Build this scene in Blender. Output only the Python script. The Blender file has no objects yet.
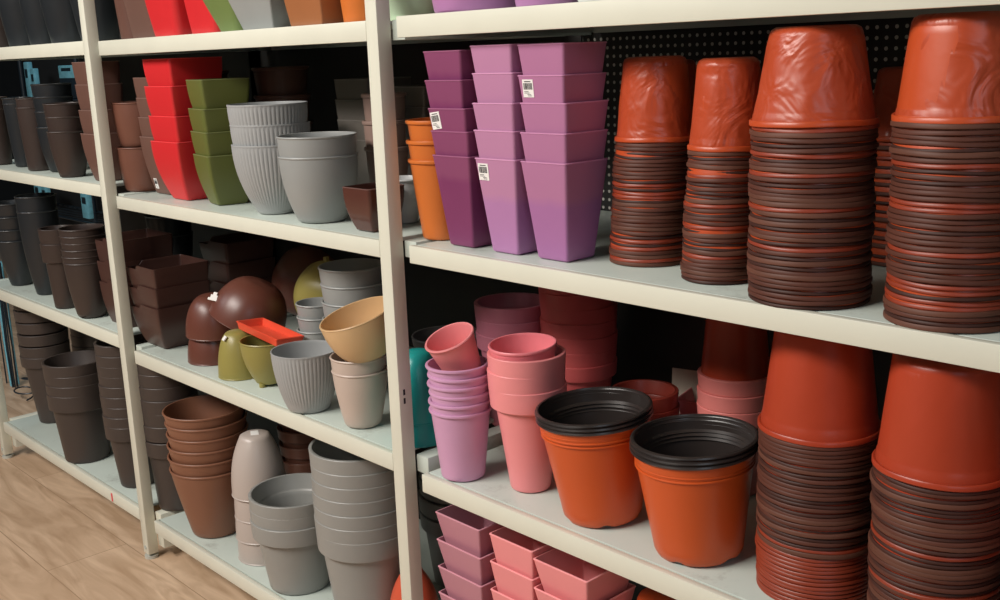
import bpy, bmesh, math, random
from mathutils import Vector, Matrix, Euler
random.seed(7)
PI = math.pi
scene = bpy.context.scene
COL = scene.collection

# ------------------------------------------------------------------ camera
YAW, PITCH, ROLL, FPX = 0.827355, 0.227530, -0.037072, 1075.756
cam_d = bpy.data.cameras.new('camera'); cam = bpy.data.objects.new('camera', cam_d); COL.objects.link(cam)
d = Vector((-math.sin(YAW)*math.cos(PITCH), math.cos(YAW)*math.cos(PITCH), -math.sin(PITCH)))
r = d.cross(Vector((0, 0, 1))).normalized(); u = r.cross(d)
r2 = r*math.cos(ROLL)+u*math.sin(ROLL); u2 = -r*math.sin(ROLL)+u*math.cos(ROLL)
cam.matrix_world = Matrix(((r2.x, u2.x, -d.x, 0), (r2.y, u2.y, -d.y, -0.95), (r2.z, u2.z, -d.z, 1.1286), (0, 0, 0, 1)))
cam_d.sensor_width = 36; cam_d.lens = FPX*36/1000; cam_d.clip_start = 0.02; cam_d.clip_end = 60
scene.camera = cam

# ------------------------------------------------------------------ world, lights, exposure
w = bpy.data.worlds.new('store_ambient'); scene.world = w; w.use_nodes = True
bg = w.node_tree.nodes['Background']; bg.inputs[0].default_value = (0.80, 0.90, 1.0, 1); bg.inputs[1].default_value = 0.035
vs = scene.view_settings; vs.view_transform = 'Standard'; vs.look = 'None'; vs.gamma = 1; vs.exposure = 0.0; vs.use_curve_mapping = False
def area(name, loc, target, sx, sy, power, color):
    l = bpy.data.lights.new(name, 'AREA'); l.shape = 'RECTANGLE'; l.size = sx; l.size_y = sy; l.energy = power; l.color = color
    o = bpy.data.objects.new(name, l); COL.objects.link(o); o.location = loc
    o.rotation_euler = (Vector(target)-Vector(loc)).to_track_quat('-Z', 'Y').to_euler(); return o
area('ceiling_light_aisle', (-1.8, -2.35, 2.62), (-1.2, 0.1, 0.5), 2.2, 0.6, 112, (1.0, 0.94, 0.875))
area('ceiling_light_left', (-4.0, -2.0, 2.5), (-1.5, 0.1, 0.7), 1.2, 0.5, 11, (0.92, 0.95, 1.0))
area('shop_window_light', (2.2, -2.1, 2.1), (-1.0, 0.2, 0.8), 1.2, 1.2, 12, (0.74, 0.87, 1.0))
area('ceiling_light_far_aisle', (-4.4, 1.2, 2.7), (-4.4, 1.2, 0), 1.2, 0.5, 9, (0.62, 0.85, 1.0))

# ------------------------------------------------------------------ materials
def lin(c): return tuple(((v/255)/12.92 if v/255 <= .04045 else ((v/255+.055)/1.055)**2.4) for v in c)+(1,)
MATS = {}
def plastic(name, rgb, rough=.42, var=.06, bump=.0, scale=14, spec=.5, dust=None):
    if name in MATS: return MATS[name]
    m = bpy.data.materials.new(name); m.use_nodes = True; nt = m.node_tree; N = nt.nodes; L = nt.links
    b = N['Principled BSDF']; b.inputs['Roughness'].default_value = rough; b.inputs['Specular IOR Level'].default_value = spec
    tc = N.new('ShaderNodeTexCoord'); no = N.new('ShaderNodeTexNoise'); no.inputs['Scale'].default_value = scale; no.inputs['Detail'].default_value = 4
    L.new(tc.outputs['Object'], no.inputs['Vector'])
    mx = N.new('ShaderNodeMix'); mx.data_type = 'RGBA'; c = lin(rgb)
    mx.inputs[6].default_value = tuple(max(0, v*(1-var*1.5)) for v in c[:3])+(1,)
    mx.inputs[7].default_value = tuple(min(1, v*(1+var*1.5)) for v in c[:3])+(1,)
    L.new(no.outputs['Fac'], mx.inputs[0]); out = mx.outputs[2]
    if dust:                                          # scuffed, faded upper zone of the pot wall
        z0, amt, drgb = dust
        sx = N.new('ShaderNodeSeparateXYZ'); L.new(tc.outputs['Object'], sx.inputs[0])
        n2 = N.new('ShaderNodeTexNoise'); n2.inputs['Scale'].default_value = 30; L.new(tc.outputs['Object'], n2.inputs['Vector'])
        ad = N.new('ShaderNodeMath'); ad.operation = 'MULTIPLY_ADD'; ad.inputs[1].default_value = .012; L.new(n2.outputs['Fac'], ad.inputs[0]); L.new(sx.outputs[2], ad.inputs[2])
        mr = N.new('ShaderNodeMapRange'); mr.inputs[1].default_value = z0; mr.inputs[2].default_value = z0+.012; mr.inputs[4].default_value = amt
        L.new(ad.outputs[0], mr.inputs[0]); m2 = N.new('ShaderNodeMix'); m2.data_type = 'RGBA'; L.new(mr.outputs[0], m2.inputs[0]); L.new(out, m2.inputs[6]); m2.inputs[7].default_value = lin(drgb)
        out = m2.outputs[2]
    L.new(out, b.inputs['Base Color'])
    rr = N.new('ShaderNodeMapRange'); rr.inputs[3].default_value = rough*.85; rr.inputs[4].default_value = min(1, rough*1.2)
    L.new(no.outputs['Fac'], rr.inputs[0]); L.new(rr.outputs[0], b.inputs['Roughness'])
    if bump:
        bp = N.new('ShaderNodeBump'); bp.inputs['Strength'].default_value = bump; bp.inputs['Distance'].default_value = .004
        n3 = N.new('ShaderNodeTexNoise'); n3.inputs['Scale'].default_value = 26; n3.inputs['Detail'].default_value = 3; L.new(tc.outputs['Object'], n3.inputs['Vector'])
        L.new(n3.outputs['Fac'], bp.inputs['Height']); L.new(bp.outputs[0], b.inputs['Normal'])
    MATS[name] = m; return m
M_PAINT = plastic('cream_painted_steel', (218, 218, 202), .38, .03)
M_BRACKET = plastic('grey_painted_steel', (186, 192, 186), .4, .03)
M_LABEL = plastic('white_paper', (236, 234, 230), .7, .02)
M_INK = plastic('black_ink', (35, 32, 36), .7, 0)
M_RUBBER = plastic('grey_rubber_foot', (190, 190, 180), .5, .03)
def deck_mat():
    m = plastic('pale_grey_green_deck_paint', (198, 208, 199), .33, .04)
    nt = m.node_tree; N = nt.nodes; L = nt.links; b = N['Principled BSDF']; src = b.inputs['Base Color'].links[0].from_socket
    g = N.new('ShaderNodeNewGeometry'); no = N.new('ShaderNodeTexNoise'); no.inputs['Scale'].default_value = 9; no.inputs['Detail'].default_value = 9; no.inputs['Roughness'].default_value = .75
    L.new(g.outputs['Position'], no.inputs['Vector'])
    mr = N.new('ShaderNodeMapRange'); mr.inputs[1].default_value = .57; mr.inputs[2].default_value = .72; mr.inputs[4].default_value = .55; L.new(no.outputs['Fac'], mr.inputs[0])
    mx = N.new('ShaderNodeMix'); mx.data_type = 'RGBA'; mx.inputs[7].default_value = lin((120, 116, 105)); L.new(mr.outputs[0], mx.inputs[0]); L.new(src, mx.inputs[6]); L.new(mx.outputs[2], b.inputs['Base Color'])
    return m
M_DECK = deck_mat()
def floor_mat():
    m = bpy.data.materials.new('light_wood_laminate'); m.use_nodes = True; nt = m.node_tree; N = nt.nodes; L = nt.links; b = N['Principled BSDF']
    g = N.new('ShaderNodeNewGeometry'); mp = N.new('ShaderNodeMapping'); mp.inputs['Scale'].default_value = (1, 1, 1); L.new(g.outputs['Position'], mp.inputs[0])
    br = N.new('ShaderNodeTexBrick'); br.inputs['Scale'].default_value = 1; br.inputs['Brick Width'].default_value = 1.2; br.inputs['Row Height'].default_value = .19; br.inputs['Mortar Size'].default_value = .0009
    br.inputs['Color1'].default_value = lin((224, 194, 164)); br.inputs['Color2'].default_value = lin((214, 183, 153)); br.inputs['Mortar'].default_value = lin((150, 118, 90)); L.new(mp.outputs[0], br.inputs['Vector'])
    mp2 = N.new('ShaderNodeMapping'); mp2.inputs['Scale'].default_value = (2.2, 12, 1); L.new(g.outputs['Position'], mp2.inputs[0])
    no = N.new('ShaderNodeTexNoise'); no.inputs['Scale'].default_value = 1.6; no.inputs['Detail'].default_value = 8; no.inputs['Distortion'].default_value = 1.6; L.new(mp2.outputs[0], no.inputs['Vector'])
    mr = N.new('ShaderNodeMapRange'); mr.inputs[1].default_value = .35; mr.inputs[2].default_value = .7; mr.inputs[4].default_value = .85; L.new(no.outputs['Fac'], mr.inputs[0])
    mx = N.new('ShaderNodeMix'); mx.data_type = 'RGBA'; L.new(mr.outputs[0], mx.inputs[0]); L.new(br.outputs['Color'], mx.inputs[6]); mx.inputs[7].default_value = lin((176, 144, 114)); L.new(mx.outputs[2], b.inputs['Base Color'])
    b.inputs['Roughness'].default_value = .42
    return m
def perforated_mat():
    m = bpy.data.materials.new('black_perforated_steel'); m.use_nodes = True; nt = m.node_tree; N = nt.nodes; L = nt.links; b = N['Principled BSDF']
    g = N.new('ShaderNodeNewGeometry'); sc = N.new('ShaderNodeVectorMath'); sc.operation = 'SCALE'; sc.inputs[3].default_value = 1/0.0140; L.new(g.outputs['Position'], sc.inputs[0])
    fr = N.new('ShaderNodeVectorMath'); fr.operation = 'FRACTION'; L.new(sc.outputs[0], fr.inputs[0])
    sb = N.new('ShaderNodeVectorMath'); sb.operation = 'SUBTRACT'; sb.inputs[1].default_value = (.5, .5, .5); L.new(fr.outputs[0], sb.inputs[0])
    ml = N.new('ShaderNodeVectorMath'); ml.operation = 'MULTIPLY'; ml.inputs[1].default_value = (1, 0, 1); L.new(sb.outputs[0], ml.inputs[0])
    ln = N.new('ShaderNodeVectorMath'); ln.operation = 'LENGTH'; L.new(ml.outputs[0], ln.inputs[0])
    lt = N.new('ShaderNodeMath'); lt.operation = 'LESS_THAN'; lt.inputs[1].default_value = .19; L.new(ln.outputs['Value'], lt.inputs[0])
    mx = N.new('ShaderNodeMix'); mx.data_type = 'RGBA'; mx.inputs[6].default_value = lin((30, 29, 28)); mx.inputs[7].default_value = lin((190, 188, 180)); L.new(lt.outputs[0], mx.inputs[0]); L.new(mx.outputs[2], b.inputs['Base Color'])  # pale dots in the base colour stand in for light through the holes
    b.inputs['Roughness'].default_value = .5
    return m
M_PERF = perforated_mat(); M_PANEL = plastic('smooth_black_steel', (36, 34, 33), .5, .05)
M_DARKWALL = plastic('dark_wall_paint', (20, 26, 30), .8, .1)

# ------------------------------------------------------------------ object helpers
def link(name, mesh, parent=None):
    o = bpy.data.objects.new(name, mesh); COL.objects.link(o)
    if parent: o.parent = parent
    return o
def tag(o, label=None, cat=None, group=None, kind=None):
    if label: o['label'] = label
    if cat: o['category'] = cat
    if group: o['group'] = group
    if kind: o['kind'] = kind
    return o
def bm_obj(name, bm, mat, parent=None, smooth=False):
    bmesh.ops.recalc_face_normals(bm, faces=bm.faces)
    me = bpy.data.meshes.new(name); bm.to_mesh(me); bm.free()
    for mm in (mat if isinstance(mat, (list, tuple)) else [mat]): me.materials.append(mm)
    if smooth:
        me.polygons.foreach_set('use_smooth', [True]*len(me.polygons)); me.set_sharp_from_angle(angle=math.radians(40))
    return link(name, me, parent)
def box(bm, x0, x1, y0, y1, z0, z1, bev=0):
    vs = [bm.verts.new((x, y, z)) for z in (z0, z1) for y in (y0, y1) for x in (x0, x1)]
    fs = [bm.faces.new([vs[i] for i in f]) for f in ((0, 1, 3, 2), (4, 6, 7, 5), (0, 4, 5, 1), (2, 3, 7, 6), (0, 2, 6, 4), (1, 5, 7, 3))]
    if bev:
        es = list({e for f in fs for e in f.edges}); bmesh.ops.bevel(bm, geom=es, offset=bev, segments=2, affect='EDGES', profile=.5)
def boxo(name, dims, mat, parent=None, bev=.0015):
    bm = bmesh.new(); box(bm, *dims, bev=bev); return bm_obj(name, bm, mat, parent, True)
def tube(bm, pts, rad, seg=8):
    rings = []
    for i, p in enumerate(pts):
        p = Vector(p); a = Vector(pts[max(0, i-1)]); b = Vector(pts[min(len(pts)-1, i+1)]); t = (b-a).normalized()
        up = Vector((0, 0, 1)) if abs(t.z) < .9 else Vector((1, 0, 0)); s = t.cross(up).normalized(); v = s.cross(t)
        rings.append([bm.verts.new(p+(s*math.cos(2*PI*k/seg)+v*math.sin(2*PI*k/seg))*rad) for k in range(seg)])
    for a, b in zip(rings, rings[1:]):
        for k in range(seg): bm.faces.new((a[k], a[(k+1) % seg], b[(k+1) % seg], b[k]))
    bm.faces.new(rings[0]); bm.faces.new(rings[-1][::-1])

# ---- sections: a section turns (half width s, index k) into a point
def circ(n):
    cs = [(math.cos(2*PI*k/n), math.sin(2*PI*k/n)) for k in range(n)]
    return n, (lambda s, k: (s*cs[k][0], s*cs[k][1]))
def square(cr=.006, per=5, side=3):
    pts = []                                             # (corner sign x, sign y, local arc, straight offset)
    for q, (sx, sy) in enumerate(((1, 1), (-1, 1), (-1, -1), (1, -1))):
        for j in range(per):
            a = PI/2*q+PI/2*j/(per-1); pts.append(('c', sx, sy, math.cos(a), math.sin(a)))
        nx, ny = ((-1, 1), (-1, -1), (1, -1), (1, 1))[q]
        for j in range(1, side+1): pts.append(('s', (sx, sy), (nx, ny), j/(side+1), q))
    def f(s, k):
        p = pts[k]; c = min(cr, s*.45)
        if p[0] == 'c': return (p[1]*(s-c)+c*p[3], p[2]*(s-c)+c*p[4])
        (sx, sy), (nx, ny), t, q = p[1], p[2], p[3], p[4]
        a = PI/2*(q+1); e0 = (sx*(s-c)+c*math.cos(a), sy*(s-c)+c*math.sin(a)); e1 = (nx*(s-c)+c*math.cos(a), ny*(s-c)+c*math.sin(a))
        return (e0[0]*(1-t)+e1[0]*t, e0[1]*(1-t)+e1[1]*t)
    return len(pts), f
def curve(rb, rt, h, p=1.0, n=14, foot=.004, z0=0.0):
    """outer profile: radius grows from rb to rt, bulging low down when p > 1; small rounded foot"""
    out = [(rb-foot, z0), (rb-foot*.3, z0+foot*.35), (rb+0.0, z0+foot)]
    for i in range(1, n+1):
        t = i/n; out.append((rb+(rt-rb)*(1-(1-t)**p), z0+foot+(h-foot)*t))
    return out
def rad(prof, z):
    for (a, za), (b, zb) in zip(prof, prof[1:]):
        if za <= z <= zb and zb > za: return a+(b-a)*(z-za)/(zb-za)
    return prof[-1][0]
def vessel(name, prof, mat, sec=None, wall=.0016, ribs=None, drop=None, notches=0, crease=None, inner=None, parent=None, lipbead=0):
    n, f = sec or circ(64)
    h = prof[-1][1]; bm = bmesh.new()
    rings = []
    outer = list(prof)
    if lipbead: outer = outer[:-1]+[(outer[-1][0], h-.0035), (outer[-1][0]+lipbead, h-.0022), (outer[-1][0]+lipbead, h-.0008)]
    rows = [('o', s, z) for s, z in outer]
    rt = outer[-1][0]
    rows += [('r', rt-.0004, h), ('r', rt-wall+.0003-lipbead, h)]
    ip = [(s-wall, z) for s, z in prof[3:]]; ip = [(s, min(z, h-.0008)) for s, z in ip][::-1]
    rows += [('i', s, z) for s, z in ip]
    rows += [('i', prof[2][0]-wall-.003, prof[0][1]+.0035)]
    for t, s, z in rows:
        ring = []
        for k in range(n):
            ss = s; zz = z
            if ribs and t == 'o':
                z0, z1, nr, amp = ribs
                if z0 < z < z1:
                    e = min(1, (z-z0)/.01, (z1-z)/.003)
                    ss = s+amp*e*(abs(math.sin(PI*nr*k/n))**.6-.6)
            x, y = f(ss, k)
            if drop and z > h-.030: zz = z-drop(x, y, s)*max(0, (z-(h-.030))/.030)
            if notches and t == 'o' and z < prof[0][1]+.0075:
                a = math.atan2(y, x); e = max(0, math.cos(a*notches))**3
                zz = zz+.0055*e*max(0, 1-(z-prof[0][1])/.0075)
            if crease:
                q = crease(math.atan2(y, x), z/h); x *= 1-q; y *= 1-q
            ring.append(bm.verts.new((x, y, zz)))
        rings.append(ring)
    bm.faces.new(rings[0][::-1])
    for a, b in zip(rings, rings[1:]):
        for k in range(n): bm.faces.new((a[k], a[(k+1) % n], b[(k+1) % n], b[k]))
    bm.faces.new(rings[-1])
    nin = len(outer)
    if inner:                                            # second material inside
        bm.faces.ensure_lookup_table()
        for i, fc in enumerate(bm.faces):
            if i == 0: continue
            if (i-1)//n >= nin-1: fc.material_index = 1
        return bm_obj(name, bm, [mat, inner], parent, True)
    return bm_obj(name, bm, mat, parent, True)
def band(name, poly, mat, parent=None, n=64, wob=0, sec=None):
    """closed ring swept from a cross-section polygon [(r, z)...] -> a rim of its own"""
    nn, f = sec or circ(n); bm = bmesh.new(); rings = []
    for s, z in poly:
        ring = []
        for k in range(nn):
            x, y = f(s, k); a = 2*PI*k/nn
            ring.append(bm.verts.new((x, y, z+wob*(math.sin(2*a+1)+.6*math.sin(3*a+2.1)+.5*math.sin(5*a)))))
        rings.append(ring)
    m = len(rings)
    for i in range(m):
        a, b = rings[i], rings[(i+1) % m]
        for k in range(nn): bm.faces.new((a[k], a[(k+1) % nn], b[(k+1) % nn], b[k]))
    return bm_obj(name, bm, mat, parent, True)
def collar_poly(r, h, hc, t=.0028):
    return [(r-.0004, h-hc-.0018), (r+t*.9, h-hc), (r+t, h-hc+.002), (r+t+.0014, h-.001), (r+t+.0006, h), (r-.0010, h), (r-.0012, h-.003)]
def lip_poly(r, h, hl=.005, t=.0022):
    return [(r-.0004, h-hl-.001), (r+t, h-hl), (r+t+.0006, h-hl*.5), (r+t, h-.0004), (r+.0004, h+.0003), (r-.0012, h), (r-.0014, h-hl)]
def mat_of(o, m):                                        # own mesh copy with another material
    o.data = o.data.copy(); o.data.materials[0] = m
def copy_tree(o, parent=None):
    c = o.copy(); COL.objects.link(c)
    if parent: c.parent = parent
    for ch in [x for x in bpy.data.objects if x.parent == o]: copy_tree(ch, c)
    return c
ORD = {1: ['single'], 2: ['upper', 'lower'], 3: ['topmost', 'middle', 'bottom'],
       4: ['topmost', 'second from top', 'third from top', 'bottom'],
       5: ['topmost', 'second from top', 'middle', 'second from bottom', 'bottom'],
       6: ['topmost', 'second from top', 'third from top', 'third from bottom', 'second from bottom', 'bottom'],
       7: ['topmost', 'second from top', 'third from top', 'middle', 'third from bottom', 'second from bottom', 'bottom'],
       8: ['topmost', 'second from top', 'third from top', 'fourth from top', 'fourth from bottom', 'third from bottom', 'second from bottom', 'bottom'],
       9: ['topmost', 'second from top', 'third from top', 'fourth from top', 'middle', 'fourth from bottom', 'third from bottom', 'second from bottom', 'bottom']}
def stack(first, c, z0, offs, desc, where, group, rot=0, inv=False, h=0, cat='flower pot', jit=.0015, tilt=0, same=False, labels=None, drift=(0, 0)):
    """offs from the top pot to the bottom pot; first is reused as bottom pot"""
    n = len(offs); out = []
    for i in range(n-1, -1, -1):
        o = first if i == n-1 else copy_tree(first)
        j = 0 if i == n-1 else jit
        m = n-1-i
        o.location = (c[0]+drift[0]*m+random.uniform(-j, j), c[1]+drift[1]*m+random.uniform(-j, j), z0+offs[i]+(h if inv else 0))
        tx = random.uniform(-tilt, tilt) if i < n-1 else 0; ty = random.uniform(-tilt, tilt) if i < n-1 else 0
        o.rotation_euler = ((PI if inv else 0)+tx, ty, rot+(random.uniform(-.03, .03) if i < n-1 and not same else 0))
        pos = ORD[n][i] if n <= 9 else ''
        lab = (f'{pos} {desc} {where}' if n > 1 else f'{desc} {where}')
        if labels: lab = labels[i]
        tag(o, lab, cat, group if n > 1 or group else None)
        out.append(o)
    return out[::-1]                                     # top first

# ------------------------------------------------------------------ sticker with barcode, on a -y face of a square pot
def sticker(parent, cx, cz, wd, ht, yfun, roll=0, side='front', bars=True, lab='white price sticker with barcode'):
    def pt(a, b, off):
        ca, sa = math.cos(roll), math.sin(roll); x = cx+a*ca-b*sa; z = cz+a*sa+b*ca
        return (x, yfun(z)-off, z)
    def quad(bm, a0, a1, b0, b1, o0, o1):
        lo = [bm.verts.new(pt(a, b, o0)) for a, b in ((a0, b0), (a1, b0), (a1, b1), (a0, b1))]
        hi = [bm.verts.new(pt(a, b, o1)) for a, b in ((a0, b0), (a1, b0), (a1, b1), (a0, b1))]
        bm.faces.new(lo[::-1]); bm.faces.new(hi)
        for i in range(4): bm.faces.new((lo[i], lo[(i+1) % 4], hi[(i+1) % 4], hi[i]))
    bm = bmesh.new(); quad(bm, -wd/2, wd/2, -ht/2, ht/2, -.0002, .0006); s = bm_obj('price_sticker', bm, M_LABEL, parent); s['label'] = lab
    if bars:
        bm = bmesh.new(); x = -wd*.40; rng = random.Random(3)
        while x < wd*.38:
            b = rng.choice((.0005, .0007, .0011)); quad(bm, x, x+b, -ht*.06, ht*.30, .0006, .0008); x += b+rng.choice((.0005, .0008))
        bm_obj('barcode', bm, M_INK, s)
        bm = bmesh.new()
        quad(bm, -wd*.30, wd*.30, ht*.36, ht*.41, .0006, .0008)
        for k, (a0, a1) in enumerate(((-.38, .02), (-.38, .1), (-.1, .25), (-.05, .3))):
            quad(bm, wd*a0, wd*a1, -ht*(.16+.08*k)-ht*.03, -ht*(.16+.08*k), .0006, .0008)
        bm_obj('printed_text_line', bm, M_INK, s)
    return s

# ================================================================== the setting
bm = bmesh.new(); box(bm, -8, 4, -5, 5, -.02, 0); fl = bm_obj('floor', bm, floor_mat()); tag(fl, kind='structure')
bm = bmesh.new(); box(bm, -8, 4, 3.0, 3.05, 0, 3.0); tag(bm_obj('wall_back', bm, M_DARKWALL), kind='structure')
bm = bmesh.new(); box(bm, -8.05, -8, -5, 5, 0, 3.0); tag(bm_obj('wall_left', bm, M_DARKWALL), kind='structure')

# ------------------------------------------------------------------ shelving
DEPTH = .42
LV = {2: [(1.1514, .029), (.8312, .026), (.4731, .029), (.0836, .030)],
      1: [(1.1486, .029), (.8312, .026), (.4874, .029), (.0846, .030)],
      0: [(1.1514, .029), (.8502, .026), (.5092, .029), (.0921, .030)]}
BX = {2: (-1.225, -.245), 1: (-2.225, -1.297), 0: (-3.200, -2.302)}
POSTS = [(-.215, 'rightmost'), (-1.297, 'centre'), (-2.302, 'left'), (-3.256, 'far left end')]
LVN = ['top', 'second', 'third', 'lowest']; BAYN = {2: 'right', 1: 'middle', 0: 'left'}
WHATS = {(2, 0): 'holding lilac pots and a white bowl', (2, 1): 'holding purple square pots', (2, 2): 'holding two upright black-rimmed orange pots', (2, 3): 'holding pink square pots',
         (1, 0): 'holding tall red pots', (1, 1): 'holding red and green square pots', (1, 2): 'holding brown bowls and olive pots', (1, 3): 'holding tall grey pot stacks',
         (0, 0): 'holding dark pots at top', (0, 1): 'holding dark small pots', (0, 2): 'holding dark tapered pots', (0, 3): 'holding large black pots above floor'}
for b in (2, 1, 0):
    for i, (zb, t) in enumerate(LV[b]):
        x0, x1 = BX[b]
        e = bpy.data.objects.new('metal_shelf', None); COL.objects.link(e); e.location = ((x0+x1)/2, DEPTH/2, zb)
        tag(e, f'cream metal shelf in the {BAYN[b]} bay, {LVN[i]} level, {WHATS[(b, i)]}', 'shelf', 'metal shelves of the rack')
        hw = (x1-x0)/2
        def loc(bm_dims, name, mat, bev=.0012):
            bx0, bx1, y0, y1, z0, z1 = bm_dims
            return boxo(name, (bx0, bx1, y0-DEPTH/2, y1-DEPTH/2, z0, z1), mat, e, bev)
        loc((-hw, hw, 0, .010, 0, t), 'front_lip', M_PAINT, .0010)
        loc((-hw, hw,   .0145, DEPTH, t-.007, t-.0008), 'deck', M_DECK)
        loc((-hw-.0015, -hw, .002, DEPTH, .001, t-.002), 'end_plate', M_BRACKET, 0)
        for xx in (-hw*.45, hw*.45): loc((xx-.012, xx+.012, .02, DEPTH-.02, t-.020, t-.0065), 'stiffener', M_BRACKET)
        loc((-hw, hw, DEPTH-.014, DEPTH-.002, 0, t-.0065), 'back_flange', M_BRACKET)
        if (b, i) == (0, 3):
            boxo('red_tape_mark', (.295, .303, -DEPTH/2-.0006, -DEPTH/2+.0005, .003, .024), plastic('red_tape', (225, 70, 80), .5), e, 0)['label'] = 'small red tape mark'
for k, (px, nm) in enumerate(POSTS):
    e = bpy.data.objects.new('shelf_upright', None); COL.objects.link(e); e.location = (px, 0, 0)
    tag(e, f'cream metal upright frame with front post and side rails, the {nm} one' if k in (0, 3) else
        ('cream metal upright post between purple pots and grey pots' if k == 1 else 'cream metal upright post beside brown pots, standing on wood floor'), 'shelf upright', 'upright frames of the rack')
    bm = bmesh.new(); box(bm, 0, .027, 0, .025, .012, 2.0, bev=.0015); fp = bm_obj('front_post', bm, M_PAINT, e, True)
    bm = bmesh.new(); box(bm, 0, .027, DEPTH+.012, DEPTH+.037, .012, 2.0, bev=.0015); bm_obj('rear_post', bm, M_PAINT, e, True)
    b = {0: 2, 1: 1, 2: 1, 3: 0}[k]
    for zb, t in LV[b]:
        boxo('side_rail', (.0275, .0560, .0265, DEPTH, zb-(.0 if zb > .1 else .055), zb+t-.0006), M_DECK if zb > .1 else M_PAINT, e, .001)
    for yy in (.0125, DEPTH+.0245):
        bm = bmesh.new(); tube(bm, [(.0135, yy, 0), (.0135, yy, .007)], .016, 20); ft = bm_obj('levelling_foot', bm, M_RUBBER, e, True)
        bm = bmesh.new(); tube(bm, [(.0135, yy, .007), (.0135, yy, .02)], .005, 12); bm_obj('foot_screw', bm, M_BRACKET, ft, True)
    bm = bmesh.new(); tube(bm, [(.0135, -.0015, .028), (.0135, .002, .028)], .0045, 14); bm_obj('bolt', bm, M_BRACKET, e, True)
    if k == 1:
        bm = bmesh.new(); box(bm, .0268, .0276, .008, .0115, .603, .612); box(bm, .0268, .0276, .008, .0115, .617, .626); bm_obj('slot', bm, M_INK, e)
for b in (2, 1, 0):
    x0, x1 = BX[b]; x0 = x0-.04 if b == 2 else (x0-.10 if b == 1 else x0)
    e = bpy.data.objects.new('back_panel', None); COL.objects.link(e); e.location = ((x0+x1)/2, DEPTH+(.006 if b == 2 else .0035), 0)
    tag(e, f'black steel back panel behind the shelves of the {BAYN[b]} bay', 'back panel', 'back panels of the rack')
    hw = (x1-x0)/2+(.03 if b == 1 else 0)
    boxo('perforated_sheet', (-hw, hw, -.001, .001, .84, 1.55), M_PERF if b == 2 else M_PANEL, e, 0)
    boxo('perforated_sheet', (-hw, hw, -.001, .001, .775, .835), M_PERF, e, 0)
    boxo('solid_sheet', (-hw, hw, -.001, .001, .02, .77), M_PANEL, e, 0)
    bm = bmesh.new(); tube(bm, [(-hw, -.004, .772), (hw, -.004, .772)], .003, 8); bm_obj('seam_bead', bm, M_PANEL, e, True)

# ================================================================== nursery pots (thin, brown rims, orange walls)
M_ORG = plastic('orange_nursery_plastic', (188, 76, 36), .34, .07, bump=.12)
M_ORG2 = plastic('deep_orange_nursery_plastic', (168, 61, 35), .34, .07, bump=.12)
M_ORU = plastic('bright_orange_nursery_plastic', (202, 84, 32), .34, .05)
M_CRM = plastic('crumpled_orange_nursery_plastic', (178, 72, 40), .32, .07)
_nt = M_CRM.node_tree; _b = _nt.nodes['Principled BSDF']; _tc = _nt.nodes.new('ShaderNodeTexCoord'); _n = _nt.nodes.new('ShaderNodeTexNoise'); _bp = _nt.nodes.new('ShaderNodeBump')
_n.inputs['Scale'].default_value = 17; _n.inputs['Detail'].default_value = 2; _n.inputs['Distortion'].default_value = 2.2; _bp.inputs['Strength'].default_value = .55; _bp.inputs['Distance'].default_value = .006
_nt.links.new(_tc.outputs['Object'], _n.inputs['Vector']); _nt.links.new(_n.outputs['Fac'], _bp.inputs['Height']); _nt.links.new(_bp.outputs[0], _b.inputs['Normal'])
M_BLK = plastic('black_inner_plastic', (48, 42, 40), .28, .05)
M_RB = [plastic('brown_rim_plastic', (88, 51, 40), .50, .25, bump=.1, spec=.25), plastic('dark_brown_rim_plastic', (66, 39, 32), .50, .25, bump=.1, spec=.25),
        plastic('greyish_brown_rim_plastic', (98, 62, 49), .50, .25, bump=.1, spec=.25), plastic('rust_rim_plastic', (140, 56, 34), .40, .1, bump=.1)]
def nursery(rt, h, rb=None, seg=56, rimmat=None, crease=None, notches=0, body=None, top=False, lip=.0047):
    rb = rb or rt*.74
    hc = h*.13                                            # collar zone under the lip
    pr = curve(rb, rt*.925, h-hc, 1.0, 30 if top else 12, .007)
    pr += [(rt*.938, h-hc+.002), (rt*.955, h-.003), (rt*.956, h)]
    o = vessel('nursery_pot', pr, body or M_ORG, circ(seg), .0012, notches=notches, crease=crease, inner=M_BLK)
    R = rt; lh = .0062 if top else lip
    poly = [(R*.955, h-lh+.0002), (R-.0010, h-lh), (R, h-lh+.0012), (R, h-.0008), (R-.0010, h+.0001), (R*.955, h)]
    band('rim', poly, rimmat or M_RB[0], o, seg, wob=.0004)
    return o
def creased(seed, amp):
    g = random.Random(seed); C = [(g.uniform(-PI, PI), g.uniform(.1, .9), g.uniform(.05, .16), g.uniform(.08, .30), g.uniform(-1.5, 1.5), g.choice((-1, 1))*g.uniform(.2, 1)) for _ in range(34)]
    def f(a, t):
        q = 0
        for (ca, ct, wa, wt, sh, s) in C:
            da = (a-ca-sh*(t-ct)+PI) % (2*PI)-PI
            q += s*math.exp(-(da/wa)**2-((t-ct)/wt)**2)
        e = min(1, max(0, (1-t)/.12))*min(1, t/.15)                    # nothing at the rim
        return amp*q*e
    return f
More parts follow.
